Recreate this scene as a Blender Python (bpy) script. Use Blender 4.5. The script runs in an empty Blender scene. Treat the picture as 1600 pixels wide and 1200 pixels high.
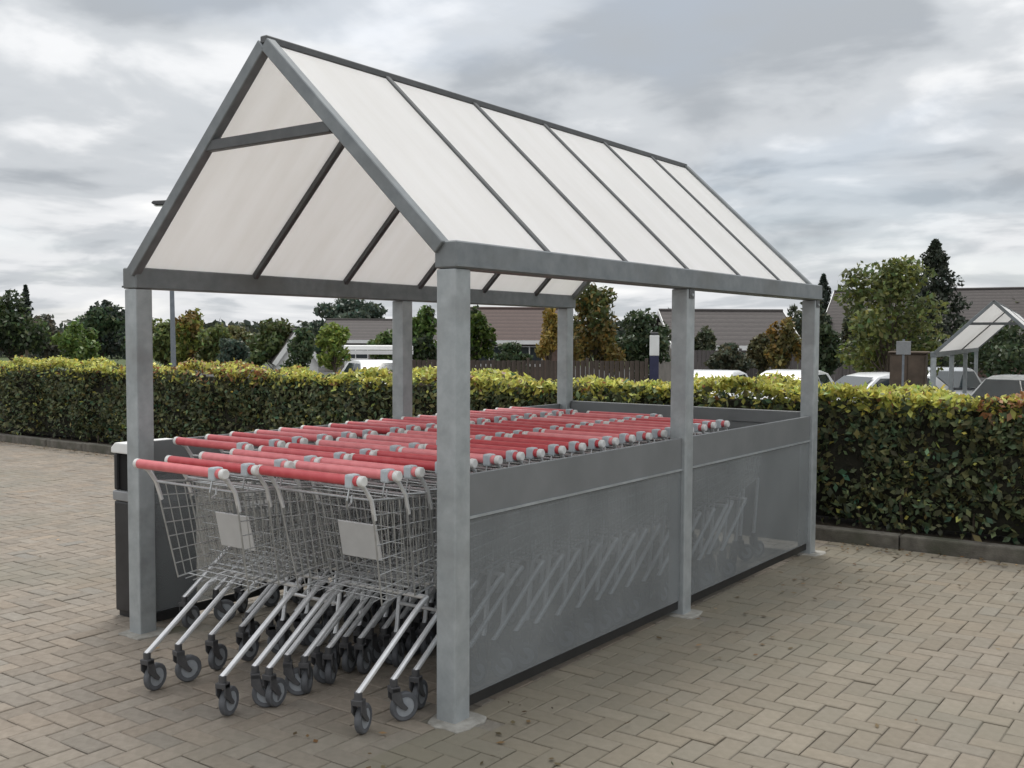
import bpy, bmesh, math, random
import numpy as np
from mathutils import Vector, Matrix

random.seed(11)
RNG = np.random.default_rng(7)
sc = bpy.context.scene
col = sc.collection

# ------------------------------------------------------------------ camera
CX, CY, CH = 2.680, -3.298, 1.60
YAW, PIT, ROL, FPX, PPX, PPY = 0.6222, 0.0505, 0.0045, 1614.0, 805.8, 607.1
fw = Vector((-math.sin(YAW)*math.cos(PIT), math.cos(YAW)*math.cos(PIT), -math.sin(PIT)))
rt = Vector((math.cos(YAW), math.sin(YAW), 0.0))
up = rt.cross(fw)
r2 = math.cos(ROL)*rt + math.sin(ROL)*up
u2 = -math.sin(ROL)*rt + math.cos(ROL)*up
cd = bpy.data.cameras.new('camera')
cam = bpy.data.objects.new('camera', cd)
col.objects.link(cam)
M = Matrix((r2, u2, -fw)).transposed().to_4x4()
M.translation = (CX, CY, CH)
cam.matrix_world = M
cd.sensor_width = 36.0
cd.lens = FPX/1600*36
cd.shift_x = (800-PPX)/1600
cd.shift_y = (PPY-600)/1600
cd.clip_start = 0.05
cd.clip_end = 2000
sc.camera = cam

# ------------------------------------------------------------------ world: broken overcast
SUN_DIR = Vector((-0.30, 0.34, 0.90)).normalized()
world = bpy.data.worlds.new('World')
sc.world = world
world.use_nodes = True
wn, wl = world.node_tree.nodes, world.node_tree.links
wn.clear()
def N(t, **kw):
    n = wn.new(t)
    for k, v in kw.items(): setattr(n, k, v)
    return n
wout = N('ShaderNodeOutputWorld'); bg = N('ShaderNodeBackground'); bg.inputs['Strength'].default_value = 0.1
sky = N('ShaderNodeTexSky', sky_type='NISHITA', sun_disc=False)
sky.sun_elevation = math.asin(SUN_DIR.z)
sky.sun_rotation = math.atan2(SUN_DIR.x, SUN_DIR.y)
tc = N('ShaderNodeTexCoord'); sx = N('ShaderNodeSeparateXYZ')
wl.new(tc.outputs['Generated'], sx.inputs[0])
def wm(op, a, b=None, clamp=False):
    n = N('ShaderNodeMath', operation=op, use_clamp=clamp)
    for i, v in enumerate((a, b)):
        if v is None: continue
        if isinstance(v, (int, float)): n.inputs[i].default_value = v
        else: wl.new(v, n.inputs[i])
    if op == 'MULTIPLY_ADD': n.inputs[2].default_value = 6.6
    return n.outputs[0]
zc = wm('ADD', wm('MAXIMUM', sx.outputs['Z'], 0.0), 0.16)
px_ = wm('DIVIDE', sx.outputs['X'], zc); py_ = wm('DIVIDE', sx.outputs['Y'], zc)
cb = N('ShaderNodeCombineXYZ'); wl.new(px_, cb.inputs[0]); wl.new(py_, cb.inputs[1])
def wnoise(scale, detail, rough, off, dist=0.0):
    mp = N('ShaderNodeMapping'); mp.inputs['Location'].default_value = off
    wl.new(cb.outputs[0], mp.inputs[0])
    n = N('ShaderNodeTexNoise'); n.inputs['Scale'].default_value = scale; n.inputs['Detail'].default_value = detail
    n.inputs['Roughness'].default_value = rough; n.inputs['Distortion'].default_value = dist
    wl.new(mp.outputs[0], n.inputs['Vector'])
    return n.outputs['Fac']
def wramp(f, stops):
    r = N('ShaderNodeValToRGB'); r.color_ramp.interpolation = 'EASE'
    el = r.color_ramp.elements
    while len(el) < len(stops): el.new(0.5)
    for e, (p, c) in zip(el, stops): e.position = p; e.color = (*c, 1) if len(c) == 3 else c
    wl.new(f, r.inputs[0]); return r.outputs['Color']
big = wnoise(0.75, 6, 0.5, (-2.23, -14.54, -4.73), 0.4)
fine = wnoise(2.0, 6, 0.5, (18.47, -6.75, -19.62), 0.35)
mixf = wm('ADD', wm('MULTIPLY', big, 0.58), wm('MULTIPLY', fine, 0.42))
cloud = wramp(mixf, [(0.38, (.42, .45, .485)), (0.46, (.61, .638, .668)), (0.53, (.86, .872, .888)), (0.61, (1.03, 1.03, 1.025))])
gain = N('ShaderNodeVectorMath', operation='SCALE'); wl.new(cloud, gain.inputs[0]); wl.new(wm('MULTIPLY_ADD', wm('MAXIMUM', sx.outputs['Z'], 0.0), 4.5), gain.inputs['Scale'])
cover = wramp(wnoise(0.8, 5, 0.5, (-18.21, -13.22, 11.35), 0.3), [(0.34, (.84, .84, .84)), (0.5, (1, 1, 1))])
cbw = N('ShaderNodeRGBToBW'); wl.new(cover, cbw.inputs[0])
mx = N('ShaderNodeMix', data_type='RGBA')
wl.new(cbw.outputs[0], mx.inputs['Factor']); wl.new(sky.outputs[0], mx.inputs['A']); wl.new(gain.outputs[0], mx.inputs['B'])
wl.new(mx.outputs['Result'], bg.inputs['Color']); wl.new(bg.outputs[0], wout.inputs['Surface'])

sd = bpy.data.lights.new('sun', 'SUN'); sd.energy = 1.5; sd.angle = math.radians(22); sd.color = (1, .96, .9)
sun = bpy.data.objects.new('sun', sd); col.objects.link(sun)
sun.rotation_euler = SUN_DIR.to_track_quat('Z', 'Y').to_euler()
sun.location = SUN_DIR*40
vs = sc.view_settings
vs.view_transform = 'Standard'; vs.look = 'None'; vs.exposure = 0.50; vs.gamma = 1.0; vs.use_curve_mapping = False

# ------------------------------------------------------------------ materials
def mat(name, c1, c2=None, scale=8.0, rough=.6, metal=0.0, bump=0.0, bscale=60.0, detail=5, stretch=None, attr=None, amix=1.0, spec=.5,
        dirt=None, dscale=1.2, dlo=.5, dhi=.7):
    m = bpy.data.materials.new(name); m.use_nodes = True
    n, l = m.node_tree.nodes, m.node_tree.links
    b = n['Principled BSDF']
    b.inputs['Roughness'].default_value = rough; b.inputs['Metallic'].default_value = metal
    b.inputs['Specular IOR Level'].default_value = spec
    c2 = c2 or c1
    t = n.new('ShaderNodeTexCoord'); mp = n.new('ShaderNodeMapping')
    l.new(t.outputs['Object'], mp.inputs[0])
    if stretch: mp.inputs['Scale'].default_value = stretch
    no = n.new('ShaderNodeTexNoise'); no.inputs['Scale'].default_value = scale; no.inputs['Detail'].default_value = detail
    no.inputs['Roughness'].default_value = .6
    l.new(mp.outputs[0], no.inputs['Vector'])
    r = n.new('ShaderNodeValToRGB'); r.color_ramp.elements[0].position = .33; r.color_ramp.elements[1].position = .68
    r.color_ramp.elements[0].color = (*c1, 1); r.color_ramp.elements[1].color = (*c2, 1)
    l.new(no.outputs['Fac'], r.inputs[0])
    out = r.outputs['Color']
    if attr:
        a = n.new('ShaderNodeAttribute'); a.attribute_name = attr
        x = n.new('ShaderNodeMix'); x.data_type = 'RGBA'; x.blend_type = 'MULTIPLY'; x.inputs['Factor'].default_value = amix
        l.new(out, x.inputs['A']); l.new(a.outputs['Color'], x.inputs['B']); out = x.outputs['Result']
    if dirt:
        geo = n.new('ShaderNodeNewGeometry')
        n2 = n.new('ShaderNodeTexNoise'); n2.inputs['Scale'].default_value = dscale; n2.inputs['Detail'].default_value = 6
        l.new(geo.outputs['Position'], n2.inputs['Vector'])
        r3 = n.new('ShaderNodeValToRGB'); r3.color_ramp.elements[0].position = dlo; r3.color_ramp.elements[1].position = dhi
        l.new(n2.outputs['Fac'], r3.inputs[0])
        x = n.new('ShaderNodeMix'); x.data_type = 'RGBA'
        l.new(r3.outputs['Color'], x.inputs['Factor']); l.new(out, x.inputs['A']); x.inputs['B'].default_value = (*dirt, 1)
        out = x.outputs['Result']
    l.new(out, b.inputs['Base Color'])
    if bump:
        n3 = n.new('ShaderNodeTexNoise'); n3.inputs['Scale'].default_value = bscale; n3.inputs['Detail'].default_value = 4
        l.new(mp.outputs[0], n3.inputs['Vector'])
        bp = n.new('ShaderNodeBump'); bp.inputs['Strength'].default_value = bump; bp.inputs['Distance'].default_value = .01
        l.new(n3.outputs['Fac'], bp.inputs['Height']); l.new(bp.outputs[0], b.inputs['Normal'])
    return m
def leafmat(name, trans=.35, rough=.45):
    m = bpy.data.materials.new(name); m.use_nodes = True
    n, l = m.node_tree.nodes, m.node_tree.links
    b = n['Principled BSDF']; b.inputs['Roughness'].default_value = rough; b.inputs['Specular IOR Level'].default_value = .35
    a = n.new('ShaderNodeAttribute'); a.attribute_name = 'leaf'
    l.new(a.outputs['Color'], b.inputs['Base Color'])
    t = n.new('ShaderNodeBsdfTranslucent'); l.new(a.outputs['Color'], t.inputs['Color'])
    x = n.new('ShaderNodeMixShader'); x.inputs[0].default_value = trans
    l.new(b.outputs[0], x.inputs[1]); l.new(t.outputs[0], x.inputs[2])
    l.new(x.outputs[0], n['Material Output'].inputs['Surface'])
    return m
def opalmat(name):
    m = bpy.data.materials.new(name); m.use_nodes = True
    n, l = m.node_tree.nodes, m.node_tree.links
    b = n['Principled BSDF']; b.inputs['Roughness'].default_value = .35
    t0 = n.new('ShaderNodeTexCoord'); no = n.new('ShaderNodeTexNoise'); no.inputs['Scale'].default_value = 1.0; no.inputs['Detail'].default_value = 8; no.inputs['Roughness'].default_value = .65
    mp = n.new('ShaderNodeMapping'); mp.inputs['Scale'].default_value = (1.2, 9.0, 1.2); l.new(t0.outputs['Object'], mp.inputs[0]); l.new(mp.outputs[0], no.inputs['Vector'])
    r = n.new('ShaderNodeValToRGB'); r.color_ramp.elements[0].position = .3; r.color_ramp.elements[1].position = .7
    r.color_ramp.elements[0].color = (.91, .903, .885, 1); r.color_ramp.elements[1].color = (.97, .967, .96, 1)
    l.new(no.outputs['Fac'], r.inputs[0]); l.new(r.outputs[0], b.inputs['Base Color'])
    t = n.new('ShaderNodeBsdfTranslucent'); l.new(r.outputs[0], t.inputs['Color'])
    x = n.new('ShaderNodeMixShader'); x.inputs[0].default_value = .50
    l.new(b.outputs[0], x.inputs[1]); l.new(t.outputs[0], x.inputs[2])
    l.new(x.outputs[0], n['Material Output'].inputs['Surface'])
    return m
def smokemat(name, c, see=.36):
    m = bpy.data.materials.new(name); m.use_nodes = True
    n, l = m.node_tree.nodes, m.node_tree.links
    b = n['Principled BSDF']; b.inputs['Roughness'].default_value = .58; b.inputs['Base Color'].default_value = (*c, 1)
    t0 = n.new('ShaderNodeTexCoord'); no = n.new('ShaderNodeTexNoise'); no.inputs['Scale'].default_value = 2.5; no.inputs['Detail'].default_value = 7
    l.new(t0.outputs['Object'], no.inputs['Vector'])
    r = n.new('ShaderNodeValToRGB'); r.color_ramp.elements[0].position = .3; r.color_ramp.elements[1].position = .7
    r.color_ramp.elements[0].color = (*[v*.85 for v in c], 1); r.color_ramp.elements[1].color = (*[v*1.15 for v in c], 1)
    l.new(no.outputs['Fac'], r.inputs[0]); l.new(r.outputs[0], b.inputs['Base Color'])
    t = n.new('ShaderNodeBsdfTransparent'); t.inputs['Color'].default_value = (.9, .93, .95, 1)
    x = n.new('ShaderNodeMixShader'); x.inputs[0].default_value = see
    l.new(b.outputs[0], x.inputs[1]); l.new(t.outputs[0], x.inputs[2])
    l.new(x.outputs[0], n['Material Output'].inputs['Surface'])
    return m
def glassmat(name, c=(.03, .04, .045)):
    m = mat(name, c, rough=.06, spec=.8); return m

MT = dict(
    galv=mat('galvanised_steel', (.315, .342, .352), (.41, .437, .447), scale=14, rough=.48, metal=.25, bump=.05, bscale=120, dirt=(.245, .255, .255), dscale=5.0, dlo=.5, dhi=.85),
    beam=mat('beam_steel', (.165, .182, .192), (.225, .242, .25), scale=12, rough=.5, metal=.2, dirt=(.14, .145, .14), dscale=2.0, dlo=.5, dhi=.75),
    rafter=mat('rafter_steel', (.075, .078, .08), (.105, .108, .11), scale=10, rough=.5, metal=.2),
    sheet=mat('grey_sheet', (.165, .174, .178), (.20, .209, .214), scale=3, rough=.5, metal=.1, bump=.03),
    smoke=smokemat('smoked_sheet', (.285, .299, .303), .56),
    opal=opalmat('opal_polycarbonate'),
    red=mat('red_plastic', (.62, .08, .095), (.72, .13, .14), scale=20, rough=.36),
    cap=mat('pale_plastic', (.62, .62, .60), (.72, .72, .70), scale=20, rough=.4),
    lock=mat('coin_lock_plastic', (.42, .47, .50), (.52, .57, .60), scale=20, rough=.35),
    wire=mat('zinc_wire', (.36, .37, .37), (.46, .47, .47), scale=30, rough=.34, metal=.6),
    tube=mat('zinc_tube', (.66, .67, .68), (.76, .77, .78), scale=20, rough=.3, metal=.45),
    tyre=mat('grey_rubber', (.075, .08, .088), (.115, .12, .13), scale=30, rough=.7),
    hub=mat('hub_plastic', (.24, .26, .285), (.31, .33, .35), scale=30, rough=.45),
    fork=mat('dark_fork', (.05, .05, .053), (.08, .08, .083), scale=30, rough=.5),
    plate=mat('sign_board', (.46, .46, .455), (.54, .54, .53), scale=9, rough=.4),
    paver=mat('concrete_paver', (.194, .165, .132), (.254, .220, .180), scale=24, rough=.85, bump=.35, bscale=240, attr='shade', dirt=(.17, .162, .128), dscale=.6, dlo=.50, dhi=.80),
    joint=mat('joint_sand', (.15, .135, .11), (.21, .19, .16), scale=30, rough=.95, bump=.3, bscale=200, dirt=(.08, .082, .05), dscale=1.1),
    concrete=mat('footing_concrete', (.23, .22, .195), (.36, .35, .32), scale=18, rough=.9, bump=.5, bscale=90),
    kerb=mat('kerb_concrete', (.075, .068, .056), (.16, .148, .125), scale=9, rough=.9, bump=.5, bscale=80, dirt=(.07, .072, .05), dscale=3),
    soil=mat('bare_soil', (.045, .033, .022), (.085, .065, .045), scale=14, rough=1, bump=1, bscale=40),
    asphalt=mat('car_park_asphalt', (.045, .045, .045), (.07, .07, .068), scale=30, rough=.9, bump=.4, bscale=150),
    grass=mat('rough_grass', (.04, .065, .02), (.085, .105, .035), scale=3, rough=1, bump=1, bscale=30),
    leaf=leafmat('leaf'), bark=mat('bark', (.055, .042, .03), (.11, .088, .065), scale=12, rough=.95, bump=.8, bscale=40, stretch=(1, 1, .25)),
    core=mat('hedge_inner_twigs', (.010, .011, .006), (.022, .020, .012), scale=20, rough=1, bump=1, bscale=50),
    binblack=mat('black_bin_plastic', (.016, .016, .018), (.03, .03, .032), scale=10, rough=.45),
    bindark=mat('bin_void', (.006, .006, .006), rough=.9),
    bingrey=mat('bin_band', (.22, .225, .23), (.28, .285, .29), scale=10, rough=.5),
    white=mat('white_paint', (.72, .72, .70), (.80, .80, .79), scale=4, rough=.45),
    carwhite=mat('white_car_paint', (.74, .75, .76), (.78, .79, .80), scale=2, rough=.16, spec=.6),
    carsilver=mat('silver_car_paint', (.46, .48, .50), (.52, .54, .56), scale=2, rough=.2, metal=.4),
    glass=glassmat('window_glass'),
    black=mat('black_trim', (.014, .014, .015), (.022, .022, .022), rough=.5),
    alloy=mat('wheel_alloy', (.4, .41, .42), (.5, .5, .5), rough=.3, metal=.7),
    lampred=mat('lamp_lens', (.45, .03, .02), rough=.2), lampclear=mat('clear_lens', (.7, .72, .74), rough=.1),
    navy=mat('navy_paint', (.02, .022, .06), (.03, .032, .08), rough=.5),
    brick=mat('house_brick', (.115, .075, .06), (.17, .115, .095), scale=6, rough=.9, bump=.3, bscale=40),
    render=mat('house_render', (.17, .155, .135), (.24, .22, .195), scale=2, rough=.9),
    tile1=mat('roof_tile_grey', (.062, .054, .052), (.10, .088, .084), scale=5, rough=.85, bump=.6, bscale=18, stretch=(1, 5, 5)),
    tile2=mat('roof_tile_brown', (.075, .05, .044), (.115, .078, .068), scale=5, rough=.85, bump=.6, bscale=18, stretch=(1, 5, 5)),
    timber=mat('fence_timber', (.055, .042, .034), (.10, .078, .062), scale=5, rough=.9, bump=.3, stretch=(6, 6, .6)),
    cabinet=mat('brown_cabinet', (.075, .055, .04), (.12, .088, .065), scale=5, rough=.8),
    lamppost=mat('lamp_post_grey', (.17, .19, .215), (.23, .25, .275), scale=10, rough=.5, metal=.3),
)

# handles faded unevenly from trolley to trolley
m = MT['red']; n, l = m.node_tree.nodes, m.node_tree.links
oi = n.new('ShaderNodeObjectInfo'); hs = n.new('ShaderNodeHueSaturation')
src = n['Principled BSDF'].inputs['Base Color'].links[0].from_socket; l.new(src, hs.inputs['Color'])
for sock, lo, hi in (('Saturation', .78, 1.08), ('Value', .72, 1.18)):
    mr = n.new('ShaderNodeMapRange'); l.new(oi.outputs['Random'], mr.inputs['Value']); mr.inputs['To Min'].default_value = hi if sock == 'Saturation' else lo; mr.inputs['To Max'].default_value = lo if sock == 'Saturation' else hi
    l.new(mr.outputs[0], hs.inputs[sock])
l.new(hs.outputs[0], n['Principled BSDF'].inputs['Base Color'])
# tile courses on the roofs
for nm in ('tile1', 'tile2'):
    m = MT[nm]; n, l = m.node_tree.nodes, m.node_tree.links
    t = n.new('ShaderNodeTexCoord'); wv = n.new('ShaderNodeTexWave'); wv.bands_direction = 'Z'; wv.wave_profile = 'SAW'
    wv.inputs['Scale'].default_value = 1.6; wv.inputs['Distortion'].default_value = .4; wv.inputs['Detail'].default_value = 2
    l.new(t.outputs['Object'], wv.inputs['Vector'])
    src = n['Principled BSDF'].inputs['Base Color'].links[0].from_socket
    xm = n.new('ShaderNodeMix'); xm.data_type = 'RGBA'; xm.blend_type = 'MULTIPLY'; xm.inputs['Factor'].default_value = .45
    l.new(src, xm.inputs['A']); l.new(wv.outputs['Color'], xm.inputs['B']); l.new(xm.outputs['Result'], n['Principled BSDF'].inputs['Base Color'])
# green-brown darkening of blocks right of the shelter, fading outwards with a ragged edge
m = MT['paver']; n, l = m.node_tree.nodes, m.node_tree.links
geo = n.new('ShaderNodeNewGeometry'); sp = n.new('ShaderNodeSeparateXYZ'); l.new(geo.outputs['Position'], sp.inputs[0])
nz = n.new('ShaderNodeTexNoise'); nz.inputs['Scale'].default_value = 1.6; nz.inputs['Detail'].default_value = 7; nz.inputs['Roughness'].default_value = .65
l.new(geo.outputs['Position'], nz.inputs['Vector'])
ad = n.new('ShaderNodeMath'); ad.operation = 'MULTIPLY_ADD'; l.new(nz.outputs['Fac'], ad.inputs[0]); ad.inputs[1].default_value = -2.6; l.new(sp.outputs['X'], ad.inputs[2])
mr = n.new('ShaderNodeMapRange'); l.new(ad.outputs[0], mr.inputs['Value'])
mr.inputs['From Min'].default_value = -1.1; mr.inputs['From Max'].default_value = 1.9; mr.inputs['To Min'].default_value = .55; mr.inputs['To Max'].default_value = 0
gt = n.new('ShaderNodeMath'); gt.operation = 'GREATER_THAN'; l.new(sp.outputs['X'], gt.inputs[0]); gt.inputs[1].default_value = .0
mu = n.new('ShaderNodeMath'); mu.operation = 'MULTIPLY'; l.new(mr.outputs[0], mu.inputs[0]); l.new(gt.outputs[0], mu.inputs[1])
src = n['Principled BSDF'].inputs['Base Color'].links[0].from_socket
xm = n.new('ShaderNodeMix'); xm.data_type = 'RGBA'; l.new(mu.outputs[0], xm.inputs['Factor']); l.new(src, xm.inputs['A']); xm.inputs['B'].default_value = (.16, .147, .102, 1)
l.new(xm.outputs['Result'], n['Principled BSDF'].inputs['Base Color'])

# ------------------------------------------------------------------ mesh helpers
class MB:
    def __init__(s): s.v, s.f = [], []
    def box(s, x0, x1, y0, y1, z0, z1):
        b = len(s.v)
        s.v += [(x0,y0,z0),(x1,y0,z0),(x1,y1,z0),(x0,y1,z0),(x0,y0,z1),(x1,y0,z1),(x1,y1,z1),(x0,y1,z1)]
        s.f += [tuple(b+i for i in q) for q in ((3,2,1,0),(4,5,6,7),(0,1,5,4),(1,2,6,5),(2,3,7,6),(3,0,4,7))]
        return s
    def tube(s, pts, r, n=8, r1=None, cap=True):
        pts = [Vector(p) for p in pts]; k = len(pts); base = len(s.v)
        for i, p in enumerate(pts):
            d = (pts[min(i+1, k-1)] - pts[max(i-1, 0)]).normalized()
            a = d.orthogonal().normalized() if i == 0 else (a - d*a.dot(d)).normalized()
            b = d.cross(a)
            rr = r if r1 is None else r + (r1-r)*i/max(1, k-1)
            for j in range(n):
                t = 2*math.pi*(j+.5)/n
                s.v.append(tuple(p + (a*math.cos(t) + b*math.sin(t))*rr))
        for i in range(k-1):
            for j in range(n):
                q = (j+1) % n
                s.f.append((base+i*n+j, base+i*n+q, base+(i+1)*n+q, base+(i+1)*n+j))
        if cap:
            s.f.append(tuple(base+j for j in reversed(range(n)))); s.f.append(tuple(base+(k-1)*n+j for j in range(n)))
        return s
    def beam(s, a, b, w, h, upv=(0, 0, 1)):          # rectangular bar from a to b
        a, b = Vector(a), Vector(b); d = (b-a).normalized(); u = Vector(upv); u = (u - d*u.dot(d)).normalized(); x = d.cross(u)
        base = len(s.v)
        for p in (a, b):
            for i, j in ((-1,-1),(1,-1),(1,1),(-1,1)): s.v.append(tuple(p + x*(w/2*i) + u*(h/2*j)))
        s.f += [tuple(base+i for i in q) for q in ((0,3,2,1),(4,5,6,7),(0,1,5,4),(1,2,6,5),(2,3,7,6),(3,0,4,7))]
        return s
    def disc(s, c, r, w, n=16, axis='x'):            # wheel-like solid
        pa, pb = [], []
        base = len(s.v)
        for sgn in (-1, 1):
            for j in range(n):
                t = 2*math.pi*j/n; p = [0, r*math.cos(t), r*math.sin(t)]; p[0] = sgn*w/2
                if axis == 'y': p = [p[1], p[0], p[2]]
                if axis == 'z': p = [p[1], p[2], p[0]]
                s.v.append((c[0]+p[0], c[1]+p[1], c[2]+p[2]))
        for j in range(n): q = (j+1) % n; s.f.append((base+j, base+q, base+n+q, base+n+j))
        s.f.append(tuple(base+j for j in reversed(range(n)))); s.f.append(tuple(base+n+j for j in range(n)))
        return s
    def poly(s, pts, faces):
        b = len(s.v); s.v += [tuple(p) for p in pts]; s.f += [tuple(b+i for i in q) for q in faces]; return s
    def prism(s, pts, axis, a0, a1):                 # closed outline extruded along an axis ('x' outline is (y,z), 'y' outline is (x,z))
        n = len(pts); b = len(s.v)
        for a in (a0, a1):
            for p in pts: s.v.append((a, p[0], p[1]) if axis == 'x' else (p[0], a, p[1]) if axis == 'y' else (p[0], p[1], a))
        for j in range(n): q = (j+1) % n; s.f.append((b+j, b+q, b+n+q, b+n+j))
        s.f.append(tuple(b+j for j in reversed(range(n)))); s.f.append(tuple(b+n+j for j in range(n)))
        return s
    def mesh(s, name, m, bevel=0, smooth=False, seg=1):
        me = bpy.data.meshes.new(name); me.from_pydata(s.v, [], s.f)
        bm = bmesh.new(); bm.from_mesh(me)
        bmesh.ops.recalc_face_normals(bm, faces=bm.faces)
        if bevel:
            es = [e for e in bm.edges if len(e.link_faces) == 2 and e.calc_face_angle(0) > .6]
            bmesh.ops.bevel(bm, geom=es, offset=bevel, segments=seg, affect='EDGES', profile=.6)
        bm.to_mesh(me); bm.free()
        if smooth:
            me.polygons.foreach_set('use_smooth', [True]*len(me.polygons)); me.set_sharp_from_angle(angle=.7)
        me.materials.append(m)
        return me
    def build(s, name, m, parent=None, bevel=0, smooth=False, seg=1, loc=None):
        return link(name, s.mesh(name, m, bevel, smooth, seg), parent, loc)
def link(name, me, parent=None, loc=None, rot=None):
    o = bpy.data.objects.new(name, me); col.objects.link(o)
    if parent: o.parent = parent
    if loc: o.location = loc
    if rot: o.rotation_euler = rot
    return o
def thing(name, label, cat, loc=(0, 0, 0), rz=0, group=None):
    o = bpy.data.objects.new(name, None); col.objects.link(o); o.location = loc; o.rotation_euler = (0, 0, rz)
    o.empty_display_size = .2
    o['label'] = label; o['category'] = cat
    if group: o['group'] = group
    return o
def tag(o, label, cat, group=None):
    o['label'] = label; o['category'] = cat
    if group: o['group'] = group
    return o
def kind(o, k, label=None):
    o['kind'] = k
    if label: o['label'] = label
    return o
def dup(root, loc, rz=0, label=None, group=None):
    def cp(o, par):
        c = o.copy(); col.objects.link(c)
        if par: c.parent = par
        for ch in KIDS[o.name]: cp(ch, c)
        return c
    KIDS = {}
    def walk(o):
        KIDS[o.name] = list(o.children)
        for ch in o.children: walk(ch)
    walk(root)
    r = cp(root, None); r.location = loc; r.rotation_euler = (0, 0, rz)
    if label: r['label'] = label
    if group: r['group'] = group
    return r
def spot(px, d, z=0.0):
    """ground point seen on bearing px at depth d (metres along the level view axis)"""
    s = (px-PPX)/FPX*d
    return Vector((CX - math.sin(YAW)*d + math.cos(YAW)*s, CY + math.cos(YAW)*d + math.sin(YAW)*s, z))
def hgt(px, py, d):
    return CH + (525.5 + .0045*(px-806) - py)/FPX*d

# ------------------------------------------------------------------ ground
KY = 4.70            # front face of kerb
LOW = -0.70          # level of the car park beyond the hedge
def sheet(name, x0, x1, y0, y1, z, m):
    return kind(MB().poly([(x0,y0,z),(x1,y0,z),(x1,y1,z),(x0,y1,z)], [(0,1,2,3)]).build(name, m), 'structure')
pav = sheet('pavement', -45, 25, -30, KY+.01, -.0075, MT['joint'])
terr = MB()
ys = [KY+.12, 6.4, 9.0, 700]; zs = [.02, .0, LOW, LOW]
for i in range(3):
    terr.poly([(-600,ys[i],zs[i]),(400,ys[i],zs[i]),(400,ys[i+1],zs[i+1]),(-600,ys[i+1],zs[i+1])], [(0,1,2,3)])
kind(terr.build('ground', MT['grass']), 'structure')
sheet('car_park', -60, 40, 9.6, 62, LOW+.02, MT['asphalt'])
sheet('planting_bed', -40, 14, KY+.12, 6.2, .055, MT['soil'])

# pavers: herringbone blocks, chamfered, tops near z = 0
U = 0.1
def inview(x, y, mg):
    v = Vector((x, y, 0)) - Vector((CX, CY, CH)); z = v.dot(fw)
    if z < .8: return None
    a = v.dot(r2)/z*FPX + PPX; b = PPY - v.dot(u2)/z*FPX
    if -mg < a < 1600+mg and b < 1200+mg: return z
    return None
def paver_vf(w, h, c=.0045, g=.0022, dep=.03):
    x0, x1, y0, y1 = g-w/2, w/2-g, g-h/2, h/2-g
    t = .0
    v = [(x0+c,y0+c,t),(x1-c,y0+c,t),(x1-c,y1-c,t),(x0+c,y1-c,t),(x0,y0,t-.0035),(x1,y0,t-.0035),(x1,y1,t-.0035),(x0,y1,t-.0035),
         (x0,y0,-dep),(x1,y0,-dep),(x1,y1,-dep),(x0,y1,-dep)]
    f = [(0,1,2,3)] + [(4+i,4+(i+1)%4,(i+1)%4,i) for i in range(4)] + [(8+i,8+(i+1)%4,4+(i+1)%4,4+i) for i in range(4)]
    return np.array(v), np.array(f)
blocks = []
for i in range(-150, 60):
    for j in range(-34, 48):
        r = (i-j) % 4
        if r == 0: cx_, cy_, o = (i+1)*U, (j+.5)*U, 0
        elif r == 3: cx_, cy_, o = (i+.5)*U, (j+1)*U, 1
        else: continue
        if cy_ > KY-.11: continue
        z = inview(cx_, cy_, 260)
        if z: blocks.append((z, cx_, cy_, o, inview(cx_, cy_, -10) is not None))
foot_spots = [(0, 0), (0, 2.08), (0, 4.164), (-2.15, 0), (-2.15, 2.08), (-2.15, 4.164)]
blocks = [b for b in blocks if not any(abs(b[1]-x-.02) < .11 and abs(b[2]-y) < .11 for x, y in foot_spots)]
blocks.sort(key=lambda b: b[0] if b[4] else b[0]+100)
def hidden(b): return -2.1 < b[1] < 0 and b[2] > .1
near = [b for b in blocks if b[4] and not hidden(b)][:300]
ns = set((b[1], b[2]) for b in near)
rest = [b for b in blocks if (b[1], b[2]) not in ns]
def shade_attr(me, vals):
    a = me.attributes.new('shade', 'FLOAT_COLOR', 'FACE')
    a.data.foreach_set('color', np.asarray(vals, dtype=np.float32).ravel())
def shade(): 
    g = random.gauss(1.0, .065); w = random.gauss(0, .022)
    return (g+w, g, g-w, 1)
variants = {0: [], 1: []}
for o in (0, 1):
    V, F = paver_vf(.2, .1) if o == 0 else paver_vf(.1, .2)
    for k in range(14):
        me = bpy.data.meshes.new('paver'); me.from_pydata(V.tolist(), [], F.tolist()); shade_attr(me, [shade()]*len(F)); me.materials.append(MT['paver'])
        variants[o].append(me)
for b in near:
    link('paver', random.choice(variants[b[3]]), pav, (b[1], b[2], random.gauss(0, .0012)), (random.gauss(0, .006), random.gauss(0, .006), random.gauss(0, .006)))
vv, ff, ss = [], [], []; base = 0
for b in rest:
    V, F = paver_vf(.2, .1) if b[3] == 0 else paver_vf(.1, .2)
    V = V.copy(); V[:, 2] += random.gauss(0, .0012) + V[:, 0]*random.gauss(0, .006) + V[:, 1]*random.gauss(0, .006)
    V[:, 0] += b[1]; V[:, 1] += b[2]
    vv.append(V); ff.append(F+base); base += len(V); ss += [shade()]*len(F)
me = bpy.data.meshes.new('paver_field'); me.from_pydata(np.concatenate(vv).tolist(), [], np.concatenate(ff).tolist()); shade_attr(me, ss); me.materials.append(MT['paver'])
kind(link('paver_field', me, pav), 'stuff')

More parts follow.
